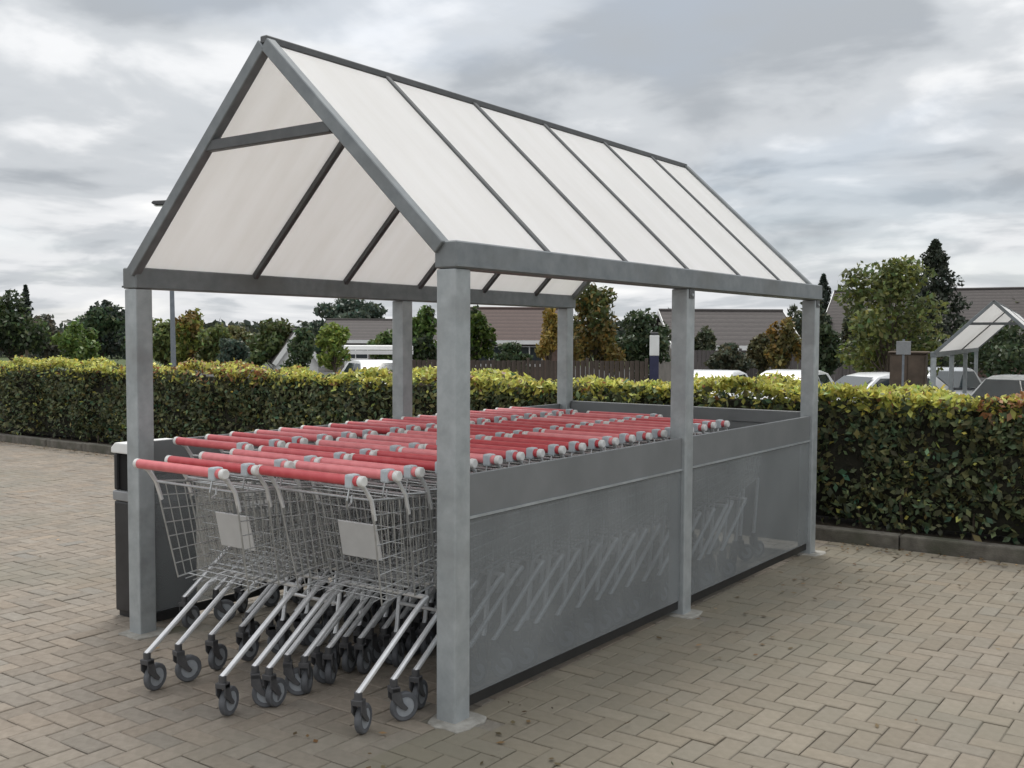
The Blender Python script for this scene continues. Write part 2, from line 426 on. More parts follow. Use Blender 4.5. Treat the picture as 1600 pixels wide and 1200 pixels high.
# straight edging course and kerb
kb = kind(MB().box(-40, 14, KY+.03, KY+.11, -.1, .02).build('kerb', MT['kerb']), 'structure')
kme = MB().box(-.45, .45, 0, .125, -.06, .105).mesh('kerbstone', MT['kerb'], bevel=.014, seg=2)
for k in range(26):
    x = -19 + k*.908
    link('kerbstone', kme, kb, (x, KY + random.gauss(0, .004), random.gauss(0, .004)), (random.gauss(0, .01), random.gauss(0, .003), random.gauss(0, .003)))
eme = MB().box(-.1, .1, -.05, .05, -.04, .001).mesh('edging_block', MT['paver'], bevel=.005)
shade_attr(eme, [(1.12, 1.10, 1.06, 1)]*len(eme.polygons))
for k in range(84):
    link('edging_block', eme, kb, (-14 + k*.2045, KY-.055, random.gauss(0, .001)), (0, 0, random.gauss(0, .006)))

# ------------------------------------------------------------------ trolley shelter
H, HL, RZ = 1.985, 1.952, 2.945
W = 2.15
def make_shelter(name, label, length, nbay, npost, loc, rz, group=None, panels=True, ys=None):
    t = thing(name, label, 'shelter', loc, rz, group)
    L = length; ys = ys or [-.04 + (L+.12)*i/nbay for i in range(nbay+1)]
    y0, y1 = -.055, L+.075
    prof = .05
    for xx, hh in ((0, H), (-W, HL)):
        for k in range(npost):
            yy = L*k/(npost-1)
            MB().box(xx-prof, xx+prof, yy-prof, yy+prof, -.05, hh-.112).build('post', MT['galv'], t, bevel=.007, seg=2)
            sg = 1 if xx == 0 else -1
            if 0 < k: 
                br = MB().box(xx+sg*.051-.004, xx+sg*.051+.004, yy-.03, yy+.03, hh-.165, hh-.1125).build('bracket', MT['rafter'], t)
                MB().disc((xx+sg*.058, yy, hh-.145), .009, .008, 8).build('bolt', MT['galv'], br)
        b = MB().box(xx-.058, xx+.058, y0, y1, hh-.11, hh).build('eave_beam', MT['beam'], t, bevel=.006)
        s = 1 if xx == 0 else -1      # turned-down lip under the beam, shadow gap
        MB().box(xx+s*.058, xx+s*.066, y0, y1, hh-.104, hh-.094).build('drip_lip', MT['beam'], b)
    RX = -W/2
    apex = (RX, RZ)
    MB().beam((RX, y0-.01, RZ+.012), (RX, y1, RZ+.012), .045, .036).build('ridge_beam', MT['rafter'], t, bevel=.005)
    for s, fx, fz in ((1, -.055, H+.004), (-1, -W+.055, HL+.004)):
        dv = Vector((RX-fx, 0, RZ-fz)); nrm = Vector((-dv.z, 0, dv.x)).normalized()
        if nrm.z < 0: nrm = -nrm
        for i, yy in enumerate(ys):
            gable = i in (0, nbay)
            a = Vector((fx, yy, fz)) - dv.normalized()*.045; b = Vector((RX, yy, RZ)) - dv.normalized()*.012
            w, h = (.052, .062) if gable else (.034, .046)
            MB().beam(a, b, w, h, nrm).build('rafter', MT['rafter'] if not gable else MT['beam'], t, bevel=.004)
        for i in range(nbay):
            ya, yb = ys[i] + (.03 if i == 0 else .0195), ys[i+1] - (.03 if i == nbay-1 else .0195)
            a = Vector((fx, 0, fz)) + nrm*.008 - dv.normalized()*.02; b = Vector((RX, 0, RZ)) - dv.normalized()*.03 + nrm*.008
            m = MB(); q = []
            for p in (a-nrm*.005, a+nrm*.005, b+nrm*.005, b-nrm*.005): q.append((p.x, p.z))
            m.prism(q, 'y', ya, yb).build('roof_panel', MT['opal'], t)
    zt = 2.515
    f = (zt-H)/(RZ-H)
    for yy in ((ys[0], ys[-1]) if panels else (ys[0],)):
        MB().box(-W+.055 + (W/2-.055)*f+.03, -.055-(W/2-.055)*f-.03, yy-.02, yy+.02, zt-.026, zt+.026).build('collar_tie', MT['rafter'], t, bevel=.004)
    if panels:
        for xx, s in ((.022, 1), (-W-.022, -1)):
            for k in range(npost-1):
                a = L*k/(npost-1)+.053; b = L*(k+1)/(npost-1)-.053
                MB().box(xx-.003, xx+.003, a, b, .085, .842).build('side_panel', MT['smoke'], t)
                MB().box(xx-.006-.012*s, xx+.006-.012*s, a, b, .034, .083).build('shade_strip', MT['black'], t)  # black strip added to stand in for the shade under the panel
                r = MB().box(xx-.010, xx+.007, a, b, .843, 1.025).build('top_rail', MT['sheet'], t, bevel=.003)
                MB().box(xx+.0075*s-.004, xx+.0075*s+.006, a, b, .838, .848).build('lip', MT['galv'], r)
        MB().box(-W+.053, -.053, L+.015, L+.025, .07, .95).build('back_panel', MT['sheet'], t)
        MB().box(-W+.053, -.053, L+.005, L+.035, .951, 1.05).build('top_rail', MT['sheet'], t, bevel=.004)
    return t
YS = [-.045, .745, 1.482, 2.205, 2.945, 3.635, 4.215]
shelter = make_shelter('trolley_shelter', 'open grey steel trolley shelter with steep translucent white roof over the red-handled trolleys', 4.164, 6, 3, (0, 0, 0), 0, ys=YS)
for i, (x, y) in enumerate(foot_spots):
    n = 14; ro = random.Random(i+3)
    pts = []
    for k in range(n):
        t = 2*math.pi*k/n; c, s_ = math.cos(t), math.sin(t)
        rr = .105*(1/max(abs(c), abs(s_), .8))*ro.uniform(.9, 1.12)
        pts.append((x+.02+rr*c, y+rr*s_))
    MB().prism(pts, 'z', -.03, .006).build('footing', MT['concrete'], shelter, bevel=.004)

# ------------------------------------------------------------------ shopping trolleys (handle at y = 0, basket towards +y)
HW = .29
def castor_parts(parent, x, y, yaw, proto):
    c = link('castor', proto['fork'], parent, (x, y, 0), (0, 0, yaw))
    link('tyre', proto['tyre'], c); link('hub', proto['hub'], c)
    return c
fork = MB().prism([(-.012, .150), (.022, .150), (.040, .085), (.062, .058), (.052, .048), (.028, .062), (-.012, .105)], 'x', -.024, -.017)
fork.prism([(-.012, .150), (.022, .150), (.040, .085), (.062, .058), (.052, .048), (.028, .062), (-.012, .105)], 'x', .017, .024)
fork.box(-.024, .024, -.014, .026, .132, .155).tube([(0, .005, .15), (0, .005, .185)], .017, 10)
CAST = dict(fork=fork.mesh('castor', MT['fork'], bevel=.002))
ty = MB(); n = 20
for (r_, x_) in ((.041, -.014), (.056, -.0145), (.0615, -.009), (.0615, .009), (.056, .0145), (.041, .014)):
    for j in range(n):
        a = 2*math.pi*j/n; ty.v.append((x_, .052+r_*math.cos(a), .0625+r_*math.sin(a)))
for k in range(6):
    for j in range(n):
        q = (j+1) % n; k2 = (k+1) % 6; ty.f.append((k*n+j, k*n+q, k2*n+q, k2*n+j))
CAST['tyre'] = ty.mesh('tyre', MT['tyre'], smooth=True)
CAST['hub'] = MB().disc((0, .052, .0625), .042, .024, 16).disc((0, .052, .0625), .012, .034, 8).mesh('hub', MT['hub'])

def lerp(a, b, t): return Vector(a)*(1-t) + Vector(b)*t
# basket corners: rear/front, bottom/top, right side (mirror for left)
RT, RB, FT, FB = (.275, .075, .945), (.245, .165, .50), (.205, .86, .875), (.19, .79, .585)
mir = lambda p: (-p[0], p[1], p[2])
def wire(m, a, b, r=.0027): m.tube([a, b], r, 4, cap=False)
def basket_mesh():
    m = MB()
    for s in (1, -1):
        q = (lambda p: p) if s == 1 else mir
        for k in range(1, 17):
            t = k/17; wire(m, q(lerp(RT, FT, t)), q(lerp(RB, FB, t)))
        for k in range(1, 7):
            t = k/7; wire(m, q(lerp(RT, RB, t)), q(lerp(FT, FB, t)))
    for k in range(1, 9):
        t = k/9; wire(m, lerp(mir(FT), FT, t), lerp(mir(FB), FB, t)); wire(m, lerp(mir(RB), RB, t), lerp(mir(FB), FB, t))
    for k in range(1, 6):
        t = k/6; wire(m, lerp(FT, FB, t), mir(lerp(FT, FB, t)))
    for k in range(1, 12):
        t = k/12; wire(m, lerp(RB, FB, t), mir(lerp(RB, FB, t)))
    return m.mesh('basket', MT['wire'])
def rim_mesh():
    m = MB()
    m.tube([mir(RT), mir(lerp(RT, FT, .95)), mir((FT[0]-.03, FT[1], FT[2])), (FT[0]-.03, FT[1], FT[2]), lerp(RT, FT, .95), RT], .006, 6)
    m.tube([RT, RB, FB, mir(FB), mir(RB), mir(RT)], .0045, 6)
    m.tube([RT, mir(RT)], .0055, 6)
    return m.mesh('basket_rim', MT['wire'])
def flap_mesh(raised):
    m = MB()
    if raised: A, B = (.255, .12, .925), (.20, .55, .845)
    else: A, B = (.258, .255, .925), (.232, .345, .535)
    for k in range(0, 11): t = k/10; wire(m, lerp(mir(A), A, t), lerp(mir(B), B, t))
    for k in range(0, 7): t = k/6; wire(m, lerp(A, B, t), mir(lerp(A, B, t)))
    return m.mesh('seat_flap', MT['wire'])
def arm_mesh(s):
    m = MB().tube([(s*.268, .0, 1.022), (s*.27, .035, 1.0), (s*.272, .075, .945), (s*.268, .10, .86)], .0095, 8)
    return m.mesh('handle_arm', MT['tube'], smooth=True)
def leg_mesh(s):
    pts = [(s*.262, .005, .178), (s*.262, .03, .195), (s*.262, .34, .425), (s*.255, .40, .458), (s*.24, .455, .47)]
    return MB().tube(pts, .0125, 8).mesh('leg', MT['tube'], smooth=True)
def front_leg_mesh(s):
    pts = [(s*.185, .725, .178), (s*.185, .735, .20), (s*.188, .775, .50), (s*.188, .79, .58)]
    return MB().tube(pts, .0115, 8).mesh('front_leg', MT['tube'], smooth=True)
P = dict(
    handle=MB().tube([(-.282, 0, 1.03), (.282, 0, 1.03)], .0215, 12).mesh('handle', MT['red'], smooth=True),
    cap=MB().tube([(-.013, 0, 0), (-.009, 0, 0), (.009, 0, 0), (.013, 0, 0)], .0225, 12).mesh('end_cap', MT['cap'], bevel=.004, smooth=True),
    lock=MB().box(.222, .262, -.026, .026, 1.0, 1.056).mesh('coin_lock', MT['lock'], bevel=.009, seg=2),
    chain=MB().tube([(.242, -.018, 1.0), (.242, -.03, .955), (.23, -.02, .925), (.215, .02, .935), (.21, .03, .965)], .0042, 5).mesh('lock_chain', MT['wire']),
    basket=basket_mesh(), rim=rim_mesh(), flap0=flap_mesh(False), flap1=flap_mesh(True),
    armL=arm_mesh(-1), armR=arm_mesh(1), legL=leg_mesh(-1), legR=leg_mesh(1), flL=front_leg_mesh(-1), flR=front_leg_mesh(1),
    cross=MB().tube([(-.24, .455, .47), (.24, .455, .47)], .0115, 8).mesh('crossbar', MT['tube'], smooth=True),
    brace=MB().tube([(-.186, .75, .32), (.186, .75, .32)], .009, 8).mesh('brace', MT['tube'], smooth=True),
    deck=None,
)
pl = MB(); a = Vector((0, .284, .800)); b_ = Vector((0, .320, .640)); nn = Vector((0, -1, -.19)).normalized()
q = []
for x, p in ((-.115, a), (.115, a), (.118, b_), (-.118, b_)): q.append(Vector((x, p.y, p.z)) + nn*.006)
pl.poly(q + [v + nn*.008 for v in q], [(3,2,1,0),(4,5,6,7),(0,1,5,4),(1,2,6,5),(2,3,7,6),(3,0,4,7)])
P['plate'] = pl.mesh('sign_plate', MT['plate'], bevel=.003)
def make_trolley(front):
    t = thing('shopping_trolley', 'x', 'trolley')
    h = link('handle', P['handle'], t)
    for s in (-1, 1): link('end_cap', P['cap'], h, (s*.294, 0, 1.03))
    link('coin_lock', P['lock'], h); link('lock_chain', P['chain'], h)
    bk = link('basket', P['basket'], t); link('basket_rim', P['rim'], bk)
    f = link('seat_flap', P['flap0' if front else 'flap1'], t)
    if front: link('sign_plate', P['plate'], f)
    for k in ('armL', 'armR'): link('handle_arm', P[k], t)
    for k in ('legL', 'legR'): link('leg', P[k], t)
    for k in ('flL', 'flR'): link('front_leg', P[k], t)
    link('crossbar', P['cross'], t)
    if front: link('brace', P['brace'], t)
    rr = random.Random(5 if front else 9)
    for x, y in ((-.262, .005), (.262, .005), (-.185, .72), (.185, .72)):
        castor_parts(t, x, y, rr.uniform(-.7, .7), CAST)
    return t
ORD = ['foremost', 'second', 'third', 'fourth', 'fifth', 'sixth', 'seventh', 'eighth', 'ninth', 'tenth', 'eleventh', 'twelfth', 'thirteenth', 'fourteenth',
       'fifteenth', 'sixteenth', 'seventeenth', 'eighteenth', 'nineteenth', 'twentieth', 'twenty-first', 'twenty-second', 'twenty-third']
def trolley_row(xc, y0, pitch, n, where, where0):
    for k in range(n):
        lab = (f'red-handled shopping trolley with pale sign board, foremost in {where0}' if k == 0 else
               f'red-handled trolley, {ORD[k]} from the front in {where}')
        if k == 0: t = make_trolley(True)
        elif trolley_row.proto is None: t = trolley_row.proto = make_trolley(False)
        else: t = dup(trolley_row.proto, (0, 0, 0))
        t.location = (xc + random.gauss(0, .008), y0 + k*pitch + random.gauss(0, .012), 0)
        t.rotation_euler = (0, 0, random.gauss(0, .006))
        t['label'] = lab; t['group'] = 'shopping trolleys nested in the shelter'
        if k > 0:                                  # castors swivel freely
            for c in t.children:
                if c.name.startswith('castor'): c.rotation_euler.z = random.uniform(-.8, .8)
trolley_row.proto = None
trolley_row(-.435, -.40, .181, 20, 'the right-hand row against the grey panel', 'the right-hand row')
trolley_row(-1.035, -.59, .181, 22, 'the middle row', 'the middle row')
trolley_row(-1.74, .16, .181, 18, 'the left-hand row near the litter bin', 'the left-hand row')

# ------------------------------------------------------------------ litter bin outside the left panel
b = thing('litter_bin', 'tall black litter bin with a pale lid behind the front left post', 'bin', (-2.41, .27, 0))
bb = MB()
bb.box(-.160, .160, -.160, .160, .03, .66).box(-.160, -.128, -.160, .160, .72, .93).box(.128, .160, -.160, .160, .72, .93).box(-.128, .128, .128, .160, .72, .93)
bb.build('body', MT['binblack'], b, bevel=.012, seg=2)
MB().box(-.145, .145, -.145, .145, 0, .03).build('base', MT['binblack'], b)
MB().box(-.166, .166, -.166, .166, .662, .718).build('band', MT['bingrey'], b, bevel=.006)
MB().box(-.127, .127, -.14, .127, .72, .925).build('opening', MT['bindark'], b)
MB().prism([(-.170, .932), (.170, .932), (.170, .962), (.13, .992), (-.13, .992), (-.170, .962)], 'y', -.170, .170).build('lid', MT['white'], b, bevel=.008, seg=2)

# ------------------------------------------------------------------ foliage
def quads_mesh(name, C, A, B, colr, m):
    """C centres, A and B half axes, one folded leaf (two quads' worth as one quad) each"""
    n = len(C)
    V = np.empty((n, 4, 3)); V[:, 0] = C-A; V[:, 1] = C-B*.55-A*.05; V[:, 2] = C+A; V[:, 3] = C+B*.55-A*.05
    me = bpy.data.meshes.new(name)
    me.vertices.add(n*4); me.vertices.foreach_set('co', V.ravel())
    me.loops.add(n*4); me.loops.foreach_set('vertex_index', np.arange(n*4, dtype=np.int32))
    me.polygons.add(n); me.polygons.foreach_set('loop_start', np.arange(0, n*4, 4, dtype=np.int32))
    me.update(calc_edges=True)
    a = me.attributes.new('leaf', 'FLOAT_COLOR', 'FACE')
    c4 = np.ones((n, 4), dtype=np.float32); c4[:, :3] = np.clip(colr, .002, 1); a.data.foreach_set('color', c4.ravel())
    me.materials.append(m)
    return me
def rand_axes(n, size, flat=0.0, nrm=None):
    A = RNG.normal(size=(n, 3)); A /= np.linalg.norm(A, axis=1)[:, None]
    Bv = RNG.normal(size=(n, 3)) if nrm is None else np.cross(nrm + RNG.normal(scale=.55, size=(n, 3)), A)
    Bv -= A*np.sum(A*Bv, axis=1)[:, None]; Bv /= np.linalg.norm(Bv, axis=1)[:, None]+1e-9
    s = size*RNG.uniform(.6, 1.3, size=(n, 1))
    return A*s, Bv*s
def vary(base, n, amt=.22, warm=.10):
    g = np.exp(RNG.normal(scale=amt, size=(n, 1))); w = RNG.normal(scale=warm, size=(n, 1))
    c = np.asarray(base)[None, :]*g
    return c*np.concatenate([1+w, np.ones_like(w), 1-w*.5], axis=1)

# hedge along the kerb
HX0, HX1, HY0, HY1, HT = -22.0, 7.0, KY+.28, KY+.98, 1.10
def bumps(x, s): return .075*np.sin(x*1.7+s)+.035*np.sin(x*4.3+2*s)+.025*np.sin(x*9.1+s*3)
hedge = thing('hedge', 'long clipped green hedge with yellow-green top growing behind the kerb', 'hedge', ((HX0+HX1)/2, (HY0+HY1)/2, .05))
ox, oy = hedge.location.x, hedge.location.y
Cs, Ns, Ks = [], [], []
nf, ntp = 74000, 46000
# front face: denser near camera
x = HX0 + (HX1-HX0)*RNG.uniform(size=nf)**.72; z = RNG.uniform(.02, 1, nf)**.9*HT
dep = np.abs(RNG.normal(scale=.055, size=nf)); y = HY0 + bumps(x, 1)+.6*bumps(z*3+x*.8, 4) + dep + .05*np.clip(z-.9, 0, 1)
thin = RNG.uniform(size=nf) < np.clip(.22 + z*1.9, 0, 1)*np.clip(.85+.5*np.sin(x*1.9+z*4)*np.sin(x*5.3-z*3), .35, 1)      # sparse at the foot
x, y, z = x[thin], y[thin], z[thin]
Cs.append(np.stack([x, y, z], 1)); Ns.append(np.tile([0, -1, .35], (len(x), 1)))
Ks.append(np.zeros(len(x)))
x = HX0 + (HX1-HX0)*RNG.uniform(size=ntp)**.72; y = HY0 + (HY1-HY0)*RNG.uniform(size=ntp)
z = HT + .5*bumps(x, 3) + .03*np.sin(x*6+y*9) - np.abs(RNG.normal(scale=.035, size=ntp)) + .02
sh = RNG.uniform(size=ntp) < .12; z[sh] += RNG.uniform(.0, .06, sh.sum())*(.4+.6*np.sin(x[sh]*3.1)**2)
Cs.append(np.stack([x, y, z], 1)); Ns.append(np.tile([0, -.2, 1], (ntp, 1))); Ks.append(np.ones(ntp))
x = HX0 + (HX1-HX0)*RNG.uniform(size=14000); z = RNG.uniform(.05, HT, 14000); y = HY1 + bumps(x, 7) - np.abs(RNG.normal(scale=.05, size=14000))
Cs.append(np.stack([x, y, z], 1)); Ns.append(np.tile([0, 1, .3], (14000, 1))); Ks.append(np.zeros(14000))
Cc = np.concatenate(Cs); Nn = np.concatenate(Ns); Kk = np.concatenate(Ks)
A, B = rand_axes(len(Cc), .033*RNG.uniform(.7, 1.3, size=(len(Cc), 1)), nrm=Nn)
# dark glossy laurel-like leaves; fresh shoots on the clipped top
old = vary((.098, .115, .054), len(Cc), .5, .18)
patch = .5+.5*np.sin(Cc[:, 0]*.9+1.3)*np.sin(Cc[:, 0]*2.3+.4)
new = vary((.50, .50, .125), len(Cc), .28, .10)
fresh = np.where(Kk > .5, RNG.uniform(size=len(Cc)) < .93, RNG.uniform(size=len(Cc)) < np.clip((Cc[:, 2]-HT+.20)*4.5, 0, .85)*(.4+.6*patch))
fresh |= RNG.uniform(size=len(Cc)) < .012
cl = np.where(fresh[:, None], new, old)
rust = (RNG.uniform(size=len(Cc)) < np.where(Cc[:, 0] > .95, .42, np.where(np.abs(Cc[:, 0]+8.2) < 1.3, .35, .05))) & fresh
cl[rust] = vary((.30, .15, .07), int(rust.sum()), .25, .1)
Cl = Cc.copy(); Cl[:, 0] -= ox; Cl[:, 1] -= oy; Cl[:, 2] += .0
link('foliage', quads_mesh('foliage', Cl, A, B, cl, MT['leaf']), hedge)
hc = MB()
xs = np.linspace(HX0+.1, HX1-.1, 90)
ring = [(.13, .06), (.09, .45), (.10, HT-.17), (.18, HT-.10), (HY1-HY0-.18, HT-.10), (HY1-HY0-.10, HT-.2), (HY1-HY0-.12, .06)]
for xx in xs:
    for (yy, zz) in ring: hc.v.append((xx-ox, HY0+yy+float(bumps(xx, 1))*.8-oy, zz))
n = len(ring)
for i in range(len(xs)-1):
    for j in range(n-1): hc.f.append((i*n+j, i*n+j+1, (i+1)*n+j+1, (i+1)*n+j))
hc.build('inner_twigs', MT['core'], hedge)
st = MB()
for k in range(70):
    xx = HX0+.4+k*.41+random.uniform(-.1, .1); yy = HY0+random.uniform(.10, .22)
    st.tube([(xx-ox, yy-oy, -.02), (xx-ox+random.uniform(-.05, .05), yy-oy+.03, .25), (xx-ox+random.uniform(-.1, .1), yy-oy+.05, .55)], .013, 5, r1=.007)
kind(st.build('stems', MT['bark'], hedge), 'stuff')

def crown_points(blobs, n):
    """blobs: (x,y,z,rx,rz); leaves sit mostly near the shell of each blob"""
    vol = np.array([b[3]**2*b[4] for b in blobs])**.75; cnt = (n*vol/vol.sum()).astype(int)
    out, nr = [], []
    for b, c in zip(blobs, cnt):
        d = RNG.normal(size=(c, 3)); d /= np.linalg.norm(d, axis=1)[:, None]
        r = RNG.uniform(.12, 1.0, size=(c, 1))**.42 * (1+.16*np.sin(d[:, :1]*5+b[0])*np.sin(d[:, 2:]*6+b[2]))
        out.append(np.array([b[0], b[1], b[2]]) + d*r*np.array([b[3], b[3], b[4]])); nr.append(d)
    return np.concatenate(out), np.concatenate(nr)
def tree(name, label, cat, loc, h, w, base, colr, n=2600, leaf=.13, seed=0, col2=None, mix=.25, group=None, lumps=None, amt=.30):
    """h total height, w crown width, base height of lowest leaves"""
    ro = random.Random(seed)
    t = thing(name, label, cat, loc, 0, group)
    blobs = []; k = lumps or 9; ch = h-base
    blobs.append((0, 0, base+ch*.48, w*.30, ch*.36))
    for i in range(k):
        a = 2*math.pi*i/k + ro.uniform(-.4, .4); f = ro.uniform(.10, .88)
        rad = w*.5*math.sqrt(max(.08, 1-((f-.42)/.60)**2)); s = ro.uniform(.20, .34)
        rr = max(.05, rad - w*s*.62)
        blobs.append((math.cos(a)*rr, math.sin(a)*rr, base+ch*f, w*s*.62, ch*ro.uniform(.13, .22)))
    blobs.append((ro.uniform(-.1, .1)*w, 0, h-ch*.17, w*.19, ch*.17))
    m = MB(); r0 = max(.05, h*.022)
    zt = base+ch*.35
    m.tube([(0, 0, -.1), (ro.uniform(-.05, .05)*h*.3, .02, base*.6), (ro.uniform(-.04, .04)*h, 0, zt)], r0, 7, r1=r0*.55)
    for bl in blobs[1:]:
        s0 = Vector((0, 0, base*.75 + ro.uniform(0, .3)*ch)); e = Vector(bl[:3])
        m.tube([s0, s0.lerp(e, .5)+Vector((0, 0, .06*ch)), e], r0*.38, 5, r1=r0*.1)
    m.build('trunk', MT['bark'], t, smooth=True)
    Pn, Nr = crown_points(blobs, n)
    A, B = rand_axes(len(Pn), leaf, nrm=Nr)
    c = vary(colr, len(Pn), amt, .12)
    if col2 is not None:
        cen = np.array([[b[0], b[1], b[2]] for b in blobs]); near_ = np.argmin(((Pn[:, None, :]-cen[None])**2).sum(2), 1)
        pick = RNG.uniform(size=len(blobs)) < mix*1.6
        s = pick[near_] & (RNG.uniform(size=len(Pn)) < .75); s |= RNG.uniform(size=len(Pn)) < mix*.3
        c[s] = vary(col2, int(s.sum()), amt, .12)
    link('crown', quads_mesh('crown', Pn, A, B, c, MT['leaf']), t)
    return t
def conifer(label, loc, h, w, base, colr, n=2600, leaf=.16, seed=0, group=None, power=.9):
    t = thing('conifer', label, 'tree', loc, 0, group)
    MB().tube([(0, 0, -.1), (0, 0, h*.5), (0, 0, h*.97)], max(.06, h*.022), 7, r1=.015).build('trunk', MT['bark'], t)
    f = RNG.uniform(size=n)**1.25; a = RNG.uniform(0, 2*math.pi, n)
    tiers = .80 + .20*np.sin(f*38 + np.sin(a*3)*1.4); irregular = 1+.22*np.sin(a*3+f*9+seed)+.12*np.sin(a*7+seed)
    r = (w/2)*(1-f)**power*tiers*irregular*RNG.uniform(.2, 1, n)**.4 + .03
    Pn = np.stack([r*np.cos(a), r*np.sin(a), base+(h-base)*f - r*.18], 1)
    Nr = np.stack([np.cos(a), np.sin(a), .5+0*a], 1)
    A, B = rand_axes(n, leaf, nrm=Nr)
    link('crown', quads_mesh('crown', Pn, A, B, vary(colr, n, .3, .08), MT['leaf']), t)
    return t
DG, MG, OG, YG, AU, BL = (.042, .060, .028), (.06, .09, .028), (.082, .098, .032), (.14, .16, .038), (.19, .13, .035), (.036, .050, .036)

def T(px, ptop, d, wpx, label, colr, pbase=560, name='tree', cat='tree', z0=LOW, **kw):
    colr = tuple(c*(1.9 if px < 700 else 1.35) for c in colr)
    h = hgt(px, ptop, d) - z0; bs = max(.05, hgt(px, pbase, d)-z0); w = wpx/FPX*d
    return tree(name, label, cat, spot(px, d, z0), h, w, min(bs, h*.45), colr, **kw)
# right of the shelter
T(1385, 408, 27, 190, 'leafy olive-green tree in the car park left of the far trolley shelter', OG, 585, n=5200, leaf=.085, seed=3, col2=YG, mix=.3, lumps=15)
conifer('dark pointed conifer rising above the house roof on the right', spot(1457, 58, LOW), hgt(1457, 376, 58)-LOW, 5.6, 1.0, (.034, .044, .028), 7000, .14, 2, power=.72)
conifer('small dark conifer tip beside the top of the back right post', spot(1284, 70, LOW), hgt(1284, 430, 70)-LOW, 3.2, 1.0, BL, 3000, .15, 5, power=.8)
T(1590, 455, 64, 100, 'yellowish green tree behind the far trolley shelter roof', OG, 520, n=1800, leaf=.2, seed=8)
T(1225, 495, 36, 62, 'small orange-green garden tree beside the back right post', (.10, .09, .03), 580, n=1600, leaf=.1, seed=9, col2=AU)
T(1288, 505, 30, 62, 'low dark green bush left of the olive-green car park tree', DG, 600, n=1800, leaf=.09, seed=10, name='bush', cat='bush')
T(1560, 500, 46, 190, 'broad dark green tree seen through the far trolley shelter', DG, 590, n=3600, leaf=.13, seed=12, lumps=12)
T(1058, 478, 60, 60, 'dark tree top beside the pale roofed bungalow', BL, 540, n=1600, leaf=.16, seed=13)
T(1100, 510, 44, 46, 'small grey-green garden tree left of the bungalow porch', (.055, .065, .035), 580, n=1400, leaf=.11, seed=14)
# centre, between the posts
T(930, 450, 40, 118, 'golden brown autumn tree to the right of the back left post', (.135, .10, .028), 575, n=4200, leaf=.11, seed=15, col2=OG, mix=.3, lumps=12)
T(1000, 482, 42, 105, 'dark green round tree right of the golden brown tree', DG, 590, n=3000, leaf=.12, seed=16)
T(858, 482, 36, 46, 'slim yellow-orange shrub in front of the red brick house', (.22, .16, .04), 565, n=1500, leaf=.085, seed=17, name='shrub', cat='shrub')
T(745, 478, 48, 62, 'bright green tree left of the red brick house', (.06, .09, .018), 575, n=2200, leaf=.13, seed=18, col2=DG)
T(660, 480, 47, 60, 'green tree just left of the front right post', (.05, .08, .02), 580, n=2000, leaf=.13, seed=19, col2=DG)
# left, in the gap between the left posts
T(545, 462, 75, 130, 'wide dark evergreen behind the brown roofed bungalow', BL, 515, n=3600, leaf=.2, seed=20, lumps=12)
T(522, 503, 34, 60, 'young yellow-green tree in front of the small white gable', (.105, .135, .03), 562, n=2000, leaf=.085, seed=21)
T(300, 485, 46, 75, 'yellow-green tree just right of the tall lamp post', (.09, .105, .025), 575, n=2400, leaf=.13, seed=22, col2=AU, mix=.25)
T(258, 500, 50, 60, 'grey-green tree left of the tall lamp post', OG, 580, n=1800, leaf=.14, seed=23, col2=DG)
T(362, 530, 36, 62, 'low round dark green shrub above the hedge', BL, 585, n=2200, leaf=.08, seed=24, name='shrub', cat='shrub')
T(428, 498, 50, 100, 'broad mid-green tree left of the small white gable', (.05, .07, .025), 575, n=2800, leaf=.13, seed=25, col2=OG, mix=.3)
T(365, 508, 64, 80, 'brownish green distant tree behind the round dark shrub', (.075, .075, .03), 560, n=1800, leaf=.17, seed=26)
T(160, 468, 52, 95, 'dark green tree beside the front left post', (.035, .055, .025), 570, n=3000, leaf=.14, seed=27, col2=BL, mix=.3)
T(120, 505, 40, 80, 'bright green bushy tree above the left part of the hedge', (.06, .09, .022), 575, n=2400, leaf=.1, seed=28)
T(20, 452, 48, 110, 'tall green tree at the left edge of the picture', (.045, .066, .024), 575, n=3200, leaf=.13, seed=29, col2=DG)
T(75, 492, 60, 75, 'dull purple-green tree between two greener trees on the left', (.05, .05, .036), 570, n=2000, leaf=.16, seed=30)
T(205, 478, 66, 70, 'dark distant tree partly hidden by the front left post', BL, 560, n=1800, leaf=.18, seed=31)
conifer('thin dark tree tip standing above the left trees', spot(42, 70, LOW), hgt(42, 446, 70)-LOW, 1.6, 2.0, BL, 1200, .14, 4)

T(230, 492, 58, 70, 'olive tree just behind the front left post', OG, 575, n=2000, leaf=.15, seed=33)
T(340, 505, 40, 70, 'loose light green tree between the lamp post and the round dark shrub', (.075, .095, .03), 580, n=2200, leaf=.1, seed=34, col2=OG)
T(470, 512, 39, 62, 'dark green shrub in front of the white gabled outbuilding', DG, 590, n=2200, leaf=.09, seed=35, name='shrub', cat='shrub')
T(600, 520, 50, 56, 'rounded green bush behind the middle left post', MG, 580, n=1800, leaf=.12, seed=36, name='bush', cat='bush')
T(800, 535, 38, 70, 'low dark shrub in front of the red brick house windows', DG, 590, n=2200, leaf=.09, seed=37, name='shrub', cat='shrub')
T(1140, 535, 37, 78, 'low grey-green shrub in front of the bungalow window', (.06, .065, .04), 590, n=2200, leaf=.09, seed=38, name='shrub', cat='shrub')
T(1190, 520, 39, 50, 'brown-green garden shrub near the white fascia end', (.08, .075, .035), 590, n=1800, leaf=.09, seed=39, name='shrub', cat='shrub')
